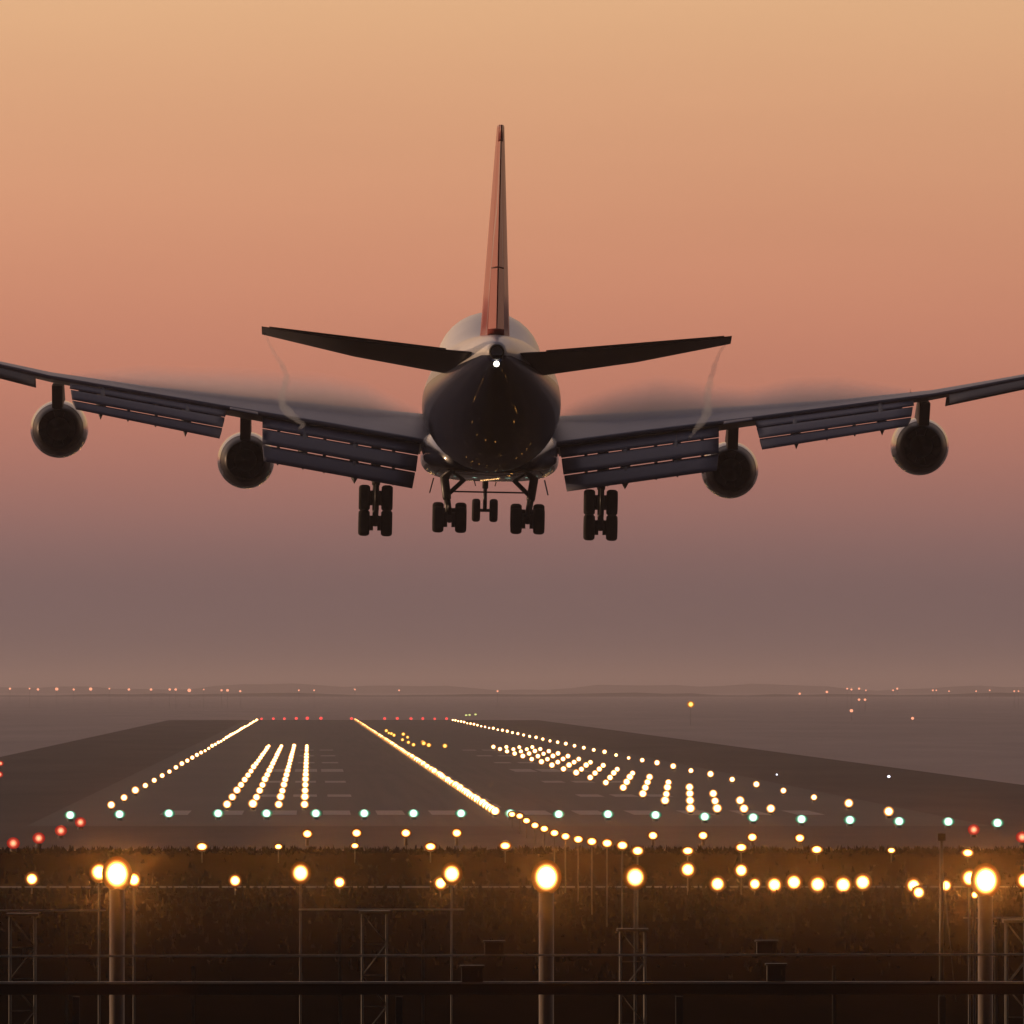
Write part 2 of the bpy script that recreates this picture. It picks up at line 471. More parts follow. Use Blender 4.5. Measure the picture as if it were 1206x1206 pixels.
tag(hzo, 'thin mauve dusk haze lying over the whole airfield', 'haze')

# ------------------------------------------------------------------ airliner
AIR = empty('airliner', (8.73, 635.0, 21.85), 'large four-engined airliner with wheels and flaps down, seen from behind above the runway', 'airliner')
AIR.rotation_euler = (R(1.0), R(1.15), R(-0.35))

# fuselage material: white above, navy belly, dark stripe on the tail cone ridge
def fuselage_mat():
    m = bpy.data.materials.new('fuselage_paint'); m.use_nodes = True
    t = m.node_tree; p = t.nodes['Principled BSDF']
    p.inputs['Roughness'].default_value = 0.38; p.inputs['Specular IOR Level'].default_value = 0.25
    c = t.nodes.new('ShaderNodeTexCoord'); s = t.nodes.new('ShaderNodeSeparateXYZ')
    t.links.new(c.outputs['Object'], s.inputs[0])
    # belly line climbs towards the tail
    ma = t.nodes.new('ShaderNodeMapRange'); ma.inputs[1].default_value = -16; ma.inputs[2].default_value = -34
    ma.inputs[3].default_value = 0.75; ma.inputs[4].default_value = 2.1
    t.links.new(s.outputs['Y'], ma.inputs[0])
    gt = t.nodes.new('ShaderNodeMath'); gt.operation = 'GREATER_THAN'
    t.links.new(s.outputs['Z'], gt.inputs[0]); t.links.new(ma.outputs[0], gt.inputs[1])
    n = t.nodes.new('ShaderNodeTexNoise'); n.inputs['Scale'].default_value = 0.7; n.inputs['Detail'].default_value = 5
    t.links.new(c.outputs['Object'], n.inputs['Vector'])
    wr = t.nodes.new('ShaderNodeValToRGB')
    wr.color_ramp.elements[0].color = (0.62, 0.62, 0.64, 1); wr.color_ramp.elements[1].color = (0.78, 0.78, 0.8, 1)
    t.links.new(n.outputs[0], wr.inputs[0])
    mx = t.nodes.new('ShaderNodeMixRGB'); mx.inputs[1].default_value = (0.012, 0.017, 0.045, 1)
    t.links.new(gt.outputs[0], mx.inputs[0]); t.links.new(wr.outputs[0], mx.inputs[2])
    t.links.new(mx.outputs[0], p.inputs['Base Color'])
    p.inputs['Coat Weight'].default_value = 0.25; p.inputs['Coat Roughness'].default_value = 0.03
    return m
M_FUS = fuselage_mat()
NS = 56
def fus_ring(y, r, zc, up=None, rz=None, hump=None):
    pts = []
    for k in range(NS):
        a = 2 * math.pi * k / NS
        c, s_ = math.cos(a), math.sin(a)
        if rz is not None:
            pts.append((r * c, y, zc + rz * s_)); continue
        rad = r
        if hump:
            hr, hk = hump
            q = hr * hr - hk * hk * c * c
            if q > 0 and s_ > -0.2:
                rad = max(rad, hk * s_ + math.sqrt(q))
        pts.append((rad * c, y, zc + rad * s_))
    return pts
rings = []
for y, r, zc, hump in ((32.4, 0.12, -0.7, None), (32.0, 0.75, -0.65, None), (31.0, 1.45, -0.5, (1.4, 0.25)), (29.0, 2.3, -0.25, (2.0, 1.2)),
                       (27.0, 2.8, -0.1, (2.4, 1.7)), (24.5, 3.1, 0, (2.55, 1.95)), (21.0, 3.25, 0, (2.6, 2.0)), (12.0, 3.25, 0, (2.6, 2.0)),
                       (9.0, 3.25, 0, (2.6, 1.7)), (6.0, 3.25, 0, (2.6, 1.1)), (3.0, 3.25, 0, (2.6, 0.65)), (0.0, 3.25, 0, None), (-14, 3.25, 0, None)):
    rings.append(fus_ring(y, r, zc, hump=hump))
for y, rx, top, bot in ((-17, 3.18, 3.24, -2.95), (-20, 2.95, 3.22, -2.35), (-23, 2.58, 3.18, -1.6), (-26, 2.12, 3.14, -0.75), (-29, 1.6, 3.1, 0.12),
                        (-31.5, 1.15, 3.06, 0.82), (-33.5, 0.78, 2.95, 1.35), (-35, 0.5, 2.75, 1.7), (-36, 0.33, 2.58, 1.92)):
    rings.append(fus_ring(y, rx, (top + bot) / 2, rz=(top - bot) / 2))
fb = MB(); fb.loft(rings, 0, True)
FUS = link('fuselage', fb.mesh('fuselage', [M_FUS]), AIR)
nz = MB()
nz.lathe((0, -35.9, 2.25), (0, -1, 0), [(0, 0.36), (0.35, 0.33), (0.38, 0.27), (-0.25, 0.24), (-0.25, 0.01)], 0, 24)
link('exhaust_pipe', nz.mesh('exhaust_pipe', [M_DARK]), FUS)
tl = MB(); tl.ball((0.0, -35.75, 1.70), 0.13, 0.16, 0.13)
link('tail_light', tl.mesh('tail_light', [L_TAIL]), FUS)
# belly fairing under the wing box
bf = []
for y, hw, zb, zt in ((14.5, 1.8, -3.2, -2.6), (12.5, 2.7, -3.4, -2.1), (9, 3.15, -3.62, -1.5), (2, 3.32, -3.72, -1.1), (-5, 3.32, -3.70, -1.1), (-8.5, 3.1, -3.5, -1.3), (-11.5, 2.5, -3.3, -1.8), (-13, 1.8, -3.15, -2.4)):
    pts = []
    for k in range(40):
        a = 2 * math.pi * k / 40
        c, s_ = math.cos(a), math.sin(a)
        e = 0.62
        pts.append((hw * math.copysign(abs(c) ** e, c), y, (zb + zt) / 2 + (zt - zb) / 2 * math.copysign(abs(s_) ** e, s_)))
    bf.append(pts)
b = MB(); b.loft(bf, 0, True)
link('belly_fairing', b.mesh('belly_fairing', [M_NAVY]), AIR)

def foil(le, te, thick, te_th, n=9):
    """closed ring of an aerofoil section from le to te (Vectors in a y-z plane), thickness along z"""
    le, te = Vector(le), Vector(te)
    ch = (te - le).length
    up = []; dn = []
    for i in range(n + 1):
        u = (1 - math.cos(math.pi * i / n)) / 2
        th = thick * ch * 5 * (0.2969 * math.sqrt(u) - 0.126 * u - 0.3516 * u * u + 0.2843 * u ** 3 - 0.1036 * u ** 4) + te_th / 2 * u
        p = le.lerp(te, u)
        up.append((p.x, p.y, p.z + th * 1.15)); dn.append((p.x, p.y, p.z - th * 0.85))
    return up + dn[:0:-1]

WING = [(1.8, 12.7, -4.1, -1.75, -2.1, .125), (3.3, 11.5, -4.5, -1.5, -1.87, .12), (7.5, 7.7, -5.9, -0.95, -1.2, .105), (12.3, 3.4, -7.4, -.35, -.5, .09), (16.6, -.5, -9.3, .15, .15, .075),
        (21, -4.4, -11.4, .80, .82, .062), (24, -7.1, -12.9, 1.42, 1.45, .06), (28, -10.6, -15.2, 2.25, 2.3, .06), (32, -14, -17.6, 3.2, 3.25, .06)]
def slab(mb, fi, ri, fo, ro, th=0.2, nseg=8):
    """flap segment: nose fi..fo, trailing edge ri..ro, thickness th"""
    rgs = []
    for k in range(nseg + 1):
        u = k / nseg
        a = Vector(fi).lerp(Vector(fo), u); b_ = Vector(ri).lerp(Vector(ro), u)
        d = (b_ - a); ch = d.length
        d0 = Vector((0, d.y, d.z)).normalized(); nrm = Vector((0, -d0.z, d0.y))
        if nrm.z < 0: nrm = -nrm
        pr = []
        for q, t in ((0, 0), (0.04, .5), (0.18, .9), (0.4, 1.0), (0.75, .55), (1.0, .10)):
            pr.append(a + d * q + nrm * th * t * 0.5)
        for q, t in ((1.0, -.10), (0.75, -.3), (0.4, -.5), (0.18, -.6), (0.04, -.4)):
            pr.append(a + d * q + nrm * th * t * 0.5)
        rgs.append(pr)
    mb.loft(rgs, 0, True)

IN_FLAPS = [((3.35, -3.9, -1.98), (3.42, -5.5, -2.50), (10.9, -6.5, -.86), (10.88, -8.0, -1.36)),
            ((3.44, -5.3, -2.56), (3.52, -7.3, -3.30), (10.88, -7.85, -1.42), (10.85, -9.5, -2.12)),
            ((3.56, -7.1, -3.36), (3.68, -8.6, -4.10), (10.85, -9.3, -2.19), (10.75, -10.6, -2.96))]
OUT_FLAPS = [((12.6, -7.3, -.60), (12.66, -8.7, -.88), (20, -10.8, .50), (20, -11.8, .30)),
             ((12.68, -8.6, -.94), (12.75, -10.1, -1.38), (19.95, -11.7, .22), (19.85, -12.8, -.22)),
             ((12.77, -9.9, -1.44), (12.87, -11, -1.92), (19.85, -12.6, -.29), (19.65, -13.5, -.68))]
FAIR = [(6.45, -8.9, -3.62, 0.55, 0.52, 5.2), (8.95, -9.6, -3.0, 0.5, 0.42, 5.0), (14.5, -11.3, -1.45, 0.5, 0.66, 4.6), (18.5, -12.9, -0.72, 0.5, 0.66, 4.2)]
for mirror in (True, False):
    side = 'left' if mirror else 'right'
    mb = MB()
    mb.loft([foil((x, yl, zl), (x, yt, zt), t, 0.16) for x, yl, yt, zl, zt, t in WING], 0, True)
    wing = link('wing', mb.mesh('wing', [M_WING], mirror), AIR)
    # leading-edge slats drooped in front
    mb = MB()
    for (xa, ya, za), (xb, yb, zb) in (((4.6, 10.9, -1.55), (10.6, 5.5, -.85)), ((13.0, 3.3, -.6), (19.8, -2.8, .35)), ((21.8, -4.6, .7), (31.5, -13, 2.9))):
        slab(mb, (xa, ya + .55, za - .35), (xa, ya - .75, za + .12), (xb, yb + .4, zb - .25), (xb, yb - .5, zb + .1), 0.16)
    link('slat', mb.mesh('slat', [M_FLAP], mirror), wing)
    # spoiler panels along the rear upper surface
    mb = MB()
    for xa, ya, za, xb, yb, zb in ((4.0, -3.3, -1.60, 10.7, -5.6, -.55), (12.7, -6.1, -.28, 19.9, -9.5, .72)):
        slab(mb, (xa, ya, za), (xa, ya - 1.35, za - .16), (xb, yb, zb), (xb, yb - 1.25, zb - .13), 0.07)
    link('spoiler', mb.mesh('spoiler', [M_WING], mirror), wing)
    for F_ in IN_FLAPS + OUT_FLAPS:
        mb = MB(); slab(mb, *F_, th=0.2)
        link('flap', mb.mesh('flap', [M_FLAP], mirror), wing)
    # flap tracks: brackets that bridge the slots
    for FL, xs, x0, ln in ((IN_FLAPS, (4.6, 5.6, 6.5, 7.9, 8.9, 10.1), 3.4, 7.4), (OUT_FLAPS, (14.5, 15.9, 17.2, 18.5), 12.7, 7.2)):
        for x in xs:
            u = (x - x0) / ln
            pt = [Vector(a).lerp(Vector(b_), u) for a, b_ in ((FL[0][0], FL[0][2]), (FL[1][0], FL[1][2]), (FL[2][0], FL[2][2]), (FL[2][1], FL[2][3]))]
            big = x in (6.5, 8.9, 14.5, 18.5)
            mb = MB(); mb.tube([(x, p.y + .1, p.z - .03) for p in pt], [(0.2 if big else .08)] * 3 + [.04], 0, 8)
            link('flap_track', mb.mesh('flap_track', [M_FAIR], mirror), wing)
    for x, y, z, wd, hg, ln in FAIR:          # boat-shaped fairings that tip down at the rear
        mb = MB(); rg = []
        for q, s_ in ((0, .12), (.12, .55), (.3, .9), (.6, 1.0), (.85, .75), (1, .08)):
            yy = y + 0.3 + ln * (1 - q) - 0.3
            zc = z + (1 - q) * 0.95
            pts = []
            for k in range(16):
                a = 2 * math.pi * k / 16
                cc, ss = math.cos(a), math.sin(a)
                pts.append((x + wd / 2 * s_ * cc * (1 if ss > 0 else (1 - 0.75 * abs(ss))), yy, zc - 0.1 + (0.25 if ss > 0 else hg * (0.55 + .45 * q)) * s_ * ss))
            rg.append(pts)
        mb.loft(rg, 0, True)
        link('flap_fairing', mb.mesh('flap_fairing', [M_FAIR], mirror), wing)
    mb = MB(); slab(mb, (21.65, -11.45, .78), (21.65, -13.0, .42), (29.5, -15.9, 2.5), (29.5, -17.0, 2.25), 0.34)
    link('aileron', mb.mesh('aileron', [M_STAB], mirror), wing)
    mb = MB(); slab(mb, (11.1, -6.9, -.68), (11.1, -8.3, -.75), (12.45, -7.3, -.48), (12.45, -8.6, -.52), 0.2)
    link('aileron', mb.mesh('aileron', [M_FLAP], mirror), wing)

    # tailplane with elevator; nose trimmed down
    mb = MB()
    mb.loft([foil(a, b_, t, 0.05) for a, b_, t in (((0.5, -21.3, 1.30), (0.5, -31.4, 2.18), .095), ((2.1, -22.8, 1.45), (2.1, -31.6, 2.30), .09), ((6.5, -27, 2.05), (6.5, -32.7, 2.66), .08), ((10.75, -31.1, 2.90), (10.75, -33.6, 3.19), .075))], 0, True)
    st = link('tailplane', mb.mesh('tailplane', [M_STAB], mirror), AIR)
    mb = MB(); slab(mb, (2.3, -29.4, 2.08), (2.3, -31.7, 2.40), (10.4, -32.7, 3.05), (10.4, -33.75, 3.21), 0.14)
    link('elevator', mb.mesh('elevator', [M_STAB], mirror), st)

# fin and rudder
def fin_mat():
    m = bpy.data.materials.new('fin_paint'); m.use_nodes = True
    t = m.node_tree; p = t.nodes['Principled BSDF']; p.inputs['Roughness'].default_value = 0.35
    c = t.nodes.new('ShaderNodeTexCoord')
    w = t.nodes.new('ShaderNodeTexWave'); w.wave_type = 'BANDS'; w.bands_direction = 'DIAGONAL'
    w.inputs['Scale'].default_value = 0.09; w.inputs['Distortion'].default_value = 2.0
    t.links.new(c.outputs['Object'], w.inputs['Vector'])
    r = t.nodes.new('ShaderNodeValToRGB'); r.color_ramp.interpolation = 'CONSTANT'
    e = r.color_ramp.elements
    e[0].position = 0; e[0].color = (0.40, 0.075, 0.055, 1); e[1].position = 0.985; e[1].color = (0.45, 0.32, 0.32, 1)
    t.links.new(w.outputs[0], r.inputs[0]); t.links.new(r.outputs[0], p.inputs['Base Color'])
    return m
M_FIN = fin_mat()
def fin_ring(z, yl, yt, th0, th1, n=8):
    """horizontal section: half-thickness th0 at the thickest point, th1 at the rear"""
    a = []; b_ = []
    for i in range(n + 1):
        u = (1 - math.cos(math.pi * i / n)) / 2
        w = th0 * min(1, math.sqrt(u / 0.3)) if u < 0.3 else th0 + (th1 - th0) * (u - 0.3) / 0.7
        y = yl + (yt - yl) * u
        a.append((w, y, z)); b_.append((-w, y, z))
    return a + b_[:0:-1]
def lin(z, z0, z1, a, b_): return a + (b_ - a) * (z - z0) / (z1 - z0)
FZ0, FZ1 = 2.9, 12.6
fl = lambda z: lin(z, FZ0, FZ1, -19.0, -30.6); ft = lambda z: lin(z, FZ0, FZ1, -32.8, -36.6); ft0 = lambda z: lin(z, FZ0, FZ1, .70, .17)
hinge = lambda z: fl(z) + (ft(z) - fl(z)) * 0.70
mb = MB(); mb.loft([fin_ring(z, fl(z), hinge(z), ft0(z), ft0(z) * 0.55) for z in (2.7, 5, 8, 11, 12.0, 12.5, 12.62)], 0, True)
fin = link('fin', mb.mesh('fin', [M_FIN]), AIR)
def rudder(z0, z1):
    mb = MB(); rg = []
    for k in range(5):
        z = z0 + (z1 - z0) * k / 4
        h = ft0(z) * 0.55; y0 = hinge(z) - .04; y1 = ft(z)
        rg.append([(h, y0, z), (h * .55, (y0 + y1) / 2, z), (.03, y1, z), (-.03, y1, z), (-h * .55, (y0 + y1) / 2, z), (-h, y0, z)])
    mb.loft(rg, 0, True, smooth=False)
    link('rudder', mb.mesh('rudder', [M_FIN]), fin)
rudder(3.35, 6.10); rudder(6.17, 11.85)
mb = MB(); mb.loft([fin_ring(z, hinge(z) - .04, ft(z) + .15, ft0(z) * .5, .03, 4) for z in (11.92, 12.3, 12.58)], 0, True)
link('fin_cap', mb.mesh('fin_cap', [M_FIN]), fin)

# engines: cowl, tapering nozzle, core plug, pylon
def engine(x, yb, z, wing_pt, mirror, label=None):
    sx = -1 if mirror else 1
    mb = MB()
    o = (0, 0, 0)
    prof = [(-5.0, 1.02), (-4.9, 1.13), (-4.6, 1.24), (-3.9, 1.36), (-2.9, 1.40), (-1.8, 1.37), (-1.0, 1.30), (-0.55, 1.22)]
    mb.lathe(o, (0, -1, 0), prof, 0, 40)
    mb.lathe(o, (0, -1, 0), [(-5.0, 1.02), (-4.7, 0.98), (-4.0, 1.04), (-3.0, 1.06), (-3.0, 0.02)], 1, 40)
    e = link('engine', mb.mesh('engine', [M_COWL, M_DARK]), AIR, (sx * x, yb, z), label)
    mb = MB()
    mb.lathe(o, (0, -1, 0), [(-0.62, 1.22), (0.0, 1.10), (0.7, 0.93), (0.74, 0.86), (0.1, 0.90), (-1.2, 0.95), (-1.3, 0.1)], 0, 40, mis=[0, 0, 0, 1, 1, 1])
    link('exhaust_nozzle', mb.mesh('exhaust_nozzle', [M_NOZZLE, M_DARK]), e)
    mb = MB()
    mb.lathe(o, (0, -1, 0), [(-1.2, 0.56), (-0.3, 0.54), (0.2, 0.40), (0.7, 0.2), (1.0, 0.02)], 0, 28)
    for k in range(10):
        a = 2 * math.pi * k / 10
        mb.box((0.74 * math.cos(a), 1.0, 0.74 * math.sin(a)), (0.42, 0.5, 0.05), 0, Matrix.Rotation(-a, 3, 'Y'))
    link('core_plug', mb.mesh('core_plug', [M_DARK]), e)
    # pylon: from the cowl up to the wing, local to the engine
    wx, wy, wz = wing_pt
    mb = MB()
    prof2 = [[(4.2, 1.20), (-1.0, 1.1), (-1.9, 0.98), (-3.2 + 0.2, wz - z - .10), (0.5, wz - z + 0.1), (2.2, 1.75)]]
    ptsl = [(0.24 * k, p[0], p[1]) for k in (1,) for p in prof2[0]]
    n = len(ptsl)
    rg = [[(-.25, p[0], p[1]) for p in prof2[0]], [(.25, p[0], p[1]) for p in prof2[0]]]
    mb.loft(rg, 0, True, smooth=False)
    link('pylon', mb.mesh('pylon', [M_FAIR]), e)
for mirror in (True, False):
    engine(11.8, 3.6, -2.92, (11.8, 0, -.55), mirror)
    engine(20.72, -4.2, -1.60, (20.7, -6, .55), mirror)

# landing gear
def wheel_mesh(rad, wid):
    mb = MB()
    h = wid / 2
    mb.lathe((0, 0, 0), (1, 0, 0), [(-h * .9, rad * .56), (-h, rad * .66), (-h * .98, rad * .84), (-h * .72, rad * .96), (-h * .35, rad), (h * .35, rad), (h * .72, rad * .96), (h * .98, rad * .84), (h, rad * .66), (h * .9, rad * .56)], 0, 28)
    mb.lathe((0, 0, 0), (1, 0, 0), [(-h * .9, rad * .56), (-h * .45, rad * .5), (-h * .5, rad * .22), (-h * .8, rad * .16), (-h * .8, .005)], 1, 28)
    mb.lathe((0, 0, 0), (1, 0, 0), [(h * .9, rad * .56), (h * .45, rad * .5), (h * .5, rad * .22), (h * .8, rad * .16), (h * .8, .005)], 1, 28)
    return mb.mesh('wheel', [M_TYRE, M_RIM])
WM = wheel_mesh(0.63, 0.55)
WN = wheel_mesh(0.58, 0.42)
def bogie(x, y, z, tilt, top, brace, label):
    g = MB()
    # truck beam, axles
    t = R(tilt)
    d = Vector((0, math.cos(t), math.sin(t)))        # forward end is up
    hb = 0.71
    g.tube([d * -hb * 1.15, d * hb * 1.15], 0.15, 0, 10)
    for s_ in (-1, 1):
        c = d * hb * s_
        g.tube([c + Vector((-.62, 0, 0)), c + Vector((.62, 0, 0))], 0.10, 0, 10)
        g.lathe(c + Vector((-.28, 0, 0)), (1, 0, 0), [(0, .02), (0, .36), (.18, .36), (.18, .02)], 0, 16)
        g.lathe(c + Vector((.10, 0, 0)), (1, 0, 0), [(0, .02), (0, .36), (.18, .36), (.18, .02)], 0, 16)
    tv = Vector(top) - Vector((x, y, z))
    g.tube([(0, 0, 0), tv * .42], 0.16, 0, 12)
    g.tube([tv * .38, tv * .44, tv], [0.19, 0.21, 0.21], 0, 12)
    if brace:
        bv = Vector(brace) - Vector((x, y, z))
        g.tube([tv * .46, bv], 0.11, 0, 8)
    g.tube([tv * .40 + Vector((0, .22, 0)), d * hb * .9 + Vector((0, .1, .05))], 0.05, 0, 6)
    g.tube([tv * .40 + Vector((0, -.2, 0)), tv * .2 + Vector((0, -.42, 0)), d * -0.1 + Vector((0, -.15, .1))], 0.05, 0, 6)
    o = link('landing_gear', g.mesh('landing_gear', [M_STRUT]), AIR, (x, y, z), label)
    for s_ in (-1, 1):
        for sx in (-1, 1):
            link('wheel', WM, o, d * hb * s_ + Vector((sx * .545, 0, 0)))
for sx, nm in ((-1, 'left'), (1, 'right')):
    bogie(sx * 5.42, -1.5, -5.22, 58, (sx * 5.42, -1.8, -2.0), None, 'wing landing gear with its four wheels tilted steeply')
    bogie(sx * 1.87, -4.6, -5.47, 8, (sx * 2.2, -4.6, -3.2), (sx * 1.0, -4.6, -3.45), 'body landing gear with its four wheels nearly level')
# nose gear
g = MB()
g.tube([(0, 0, 0), (0, 0.1, 1.2)], 0.10, 0, 10); g.tube([(0, 0.1, 1.1), (0, .35, 2.6)], 0.15, 0, 12)
g.tube([(-.5, 0, 0), (.5, 0, 0)], 0.08, 0, 8)
g.tube([(0, .1, 1.25), (0, 2.2, 2.5)], 0.07, 0, 8)
ng = link('landing_gear', g.mesh('landing_gear', [M_STRUT]), AIR, (0.02, 24.0, -5.2), 'nose landing gear on a single pair of wheels')
for sx in (-1, 1):
    link('wheel', WN, ng, (sx * .44, 0, 0))
    d_ = MB(); d_.box((sx * .62, 1.2, 1.75), (0.05, 1.9, 1.1), 0, Matrix.Rotation(sx * R(14), 3, 'Y'))
    link('gear_door', d_.mesh('gear_door', [M_NAVY]), ng)
# body gear doors and drag links under the belly
for sx in (-1, 1):
    d_ = MB(); d_.box((sx * 2.75, -3.2, -3.95), (0.06, 2.2, 0.75), 0, Matrix.Rotation(-sx * R(14), 3, 'Y'))
    link('gear_door', d_.mesh('gear_door', [M_NAVY]), AIR)
d_ = MB(); d_.tube([(-1.7, -4.4, -4.22), (1.7, -4.4, -4.22)], 0.045, 0, 6)
link('gear_cross_rod', d_.mesh('gear_cross_rod', [M_STRUT]), AIR)

# condensation over the wings and at the tailplane tips (world-space copies of the aircraft frame)
AM = Matrix.Translation((8.73, 635.0, 21.85)) @ AIR.rotation_euler.to_matrix().to_4x4()
V_MIST = volume('wing_mist', (0.74, 0.78, 1.0), 0.62, 0.6, (0.4, 0.4, 0.6))
V_TRAIL = volume('vortex_mist', (0.85, 0.92, 0.98), 0.6, 0.3)
def mist(table, sx, label):
    mb = MB(); rg = []
    rnd = random.Random(5 if sx > 0 else 11)
    for x, zt, zb, y, dy in table:
        pts = []
        jt = rnd.uniform(.9, 1.1); zt2 = zb + (zt - zb) * 1.6 * jt
        for sd_ in (1, -1):
            for k in range(12):
                v = k / 12 if sd_ > 0 else 1 - k / 12
                pts.append(AM @ Vector((sx * x, y + sd_ * dy * (1 - v) ** 1.7, zb + (zt2 - zb) * v)))
        rg.append(pts)
    mb.loft(rg, 0, True)
    o = link('vapour', mb.mesh('vapour', [V_MIST]))
    tag(o, label, 'vapour', kind='stuff')
mist(((3.4, -.5, -1.2, 3.5, 2.0), (4.5, -.15, -1.2, 3, 3.4), (6, .25, -1.0, 2, 4.2), (8, .62, -.8, 1, 4.4), (9.5, .66, -.6, 0, 4.2), (11, .55, -.4, -1, 3.6), (12.5, .7, -.3, -2, 3.4), (14.5, 1.05, 0, -3.5, 3.2),
      (16.5, 1.1, .2, -5, 2.7), (18.5, 1.05, .4, -6.5, 2.0), (20, 1.0, .7, -7.5, 1.0)), 1, 'mauve condensation cloud lying along the top of the right wing')
mist(((3.4, -.55, -1.2, 3.5, 2.0), (4.5, -.25, -1.2, 3, 3.0), (6, .2, -1.0, 2, 4.0), (8, .6, -.8, 1, 4.2), (10, .75, -.6, 0, 3.8), (12, .85, -.4, -1.5, 3.4), (14.5, 1.05, 0, -3.5, 2.8),
      (16.5, 1.1, .2, -5, 2.2), (18.5, 1.0, .4, -6.5, 1.6), (20, .98, .7, -7.5, .8)), -1, 'mauve condensation cloud lying along the top of the left wing')
def trail(pxs, D0, label):
    pts = [pos(px, py, D0 - 1.2 * i) for i, (px, py) in enumerate(pxs)]
    fine = []
    for i in range(len(pts) - 1):
        for k in range(4):
            fine.append(pts[i].lerp(pts[i + 1], k / 4) + Vector((random.uniform(-.03, .03), 0, random.uniform(-.03, .03))))
    fine.append(pts[-1])
    n = len(fine)
    mb = MB(); mb.tube(fine, [(0.06 + 0.22 * i / n) * min(1, (n - i) / 12 + .04) * random.uniform(.8, 1.2) for i in range(n)], 0, 10)
    o = link('vapour', mb.mesh('vapour', [V_TRAIL]))
    tag(o, label, 'vapour', kind='stuff')
trail([(312, 393), (318, 405), (324, 418), (333, 431), (338, 443), (335, 456), (331, 468), (334, 480), (344, 490), (357, 500), (352, 506)], 602, 'thin pale vapour streak curling off the left tailplane tip')
trail([(855, 404), (848, 415), (843, 427), (839, 440), (836, 452), (833, 466), (834, 482), (828, 495), (818, 508), (812, 516)], 602, 'thin pale vapour streak curling off the right tailplane tip')

# ------------------------------------------------------------------ lights of the airfield
def small_light_mesh(name, glass_, r, squash=0.8):
    """lens of unit size round the origin on a low housing; the object is scaled to r"""
    mb = MB()
    mb.lathe((0, 0.25, -squash - .35), (0, 0, 1), [(0, .55), (.35, .5), (.6, .4), (.61, .01)], 1, 12)
    mb.ball((0, 0, 0), 1, .6, squash, 0, 14, 8)
    me = mb.mesh(name, [glass_, M_HOUSING])
    return me, r, squash
def put(name, ms, x, y, z, label, cat, group, s=1.0):
    me, r, sq = ms
    r *= s
    o = link(name, me, None, (x, y, z + r * (sq + .35)))
    o.scale = (r, r, r)
    return tag(o, label, cat, group)
def ground_D(py, h=0.25):
    return (CAMZ - h) * 15500 / (py - 812)

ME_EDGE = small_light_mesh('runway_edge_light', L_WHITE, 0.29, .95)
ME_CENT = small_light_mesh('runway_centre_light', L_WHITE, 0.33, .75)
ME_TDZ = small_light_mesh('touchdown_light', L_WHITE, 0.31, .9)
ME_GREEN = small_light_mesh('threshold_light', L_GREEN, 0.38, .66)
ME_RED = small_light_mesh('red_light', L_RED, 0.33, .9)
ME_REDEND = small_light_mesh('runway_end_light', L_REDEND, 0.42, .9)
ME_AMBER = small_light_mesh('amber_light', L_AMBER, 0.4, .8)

y = 879.0; i = 0
while y < D_END - 10:
    put('runway_edge_light', ME_EDGE, CX - 25.0, y, 0.03, 'small white lamp of the single row along the left edge of the runway', 'runway light', 'left runway edge lights', random.uniform(.76, 1.18))
    if i >= 0:
        put('runway_edge_light', ME_EDGE, CX + 24.5, y - 55, 0.03, 'small white lamp of the single row along the right edge of the runway', 'runway light', 'right runway edge lights', random.uniform(.76, 1.18))
    y += 61.0; i += 1
y = D_THR - 3
while y < D_END - 5:
    put('runway_centre_light', ME_CENT, CX, y, 0.03, 'warm white lamp of the dense bright line down the middle of the runway', 'runway light', 'runway centre line lights', random.uniform(.9, 1.1))
    y += 15.0
for k in range(16):
    for q in range(4):
        yy = 882 + k * 60.5
        put('touchdown_light', ME_TDZ, CX - 12.1 - q * 1.73, yy, 0.03, 'white lamp of the four short rows left of the runway centre line', 'runway light', 'left touchdown zone lights', random.uniform(.92, 1.1))
        put('touchdown_light', ME_TDZ, CX + 12.8 + q * 1.73, yy - 33, 0.03, 'white lamp of the slanting block of lights right of the runway centre line', 'runway light', 'right touchdown zone lights', random.uniform(.92, 1.1))
for px, py in ((83, 962), (141, 961), (199, 960), (257, 960), (314, 960), (372, 960), (429, 960), (487, 960), (543, 960), (601, 960), (658, 961), (716, 961), (772, 962), (830, 964), (887, 965), (944, 967), (1001, 968), (1059, 969.5), (1117, 970), (1175, 971.5)):
    D = ground_D(py, .3)
    put('threshold_light', ME_GREEN, (px - 364) / 15500 * D, D, 0.03, 'green lamp of the row across the near end of the runway', 'threshold light', 'green threshold lights')
for px, py, n in ((95, 971, 'red ground lamp nearest the green threshold row at the left'), (72, 981, 'second red ground lamp down from the green row at the left'), (46, 990, 'third red ground lamp down from the green row at the left'),
                  (16, 996, 'lowest red ground lamp at the left edge, below three others'), (1147, 980, 'red ground lamp between the last two green lamps at the right'), (1204, 989, 'red ground lamp cut by the right picture edge')):
    D = ground_D(py, .3)
    put('side_row_light', ME_RED, (px - 364) / 15500 * D, D, 0.02, n, 'red light', 'red side row lights')
for px in (308, 322, 335, 349, 362, 378):
    put('runway_end_light', ME_REDEND, (px - 364) / 15500 * 3440, 3440, 0.03, 'faint red lamp at the far runway end, left of the centre line', 'red light', 'left runway end lights', random.uniform(.75, 1.1))
for px in (414, 453, 468, 484, 498, 512, 526):
    put('runway_end_light', ME_REDEND, (px - 364) / 15500 * 3440, 3440, 0.03, 'faint red lamp at the far runway end, right of the centre line', 'red light', 'right runway end lights', random.uniform(.75, 1.1))
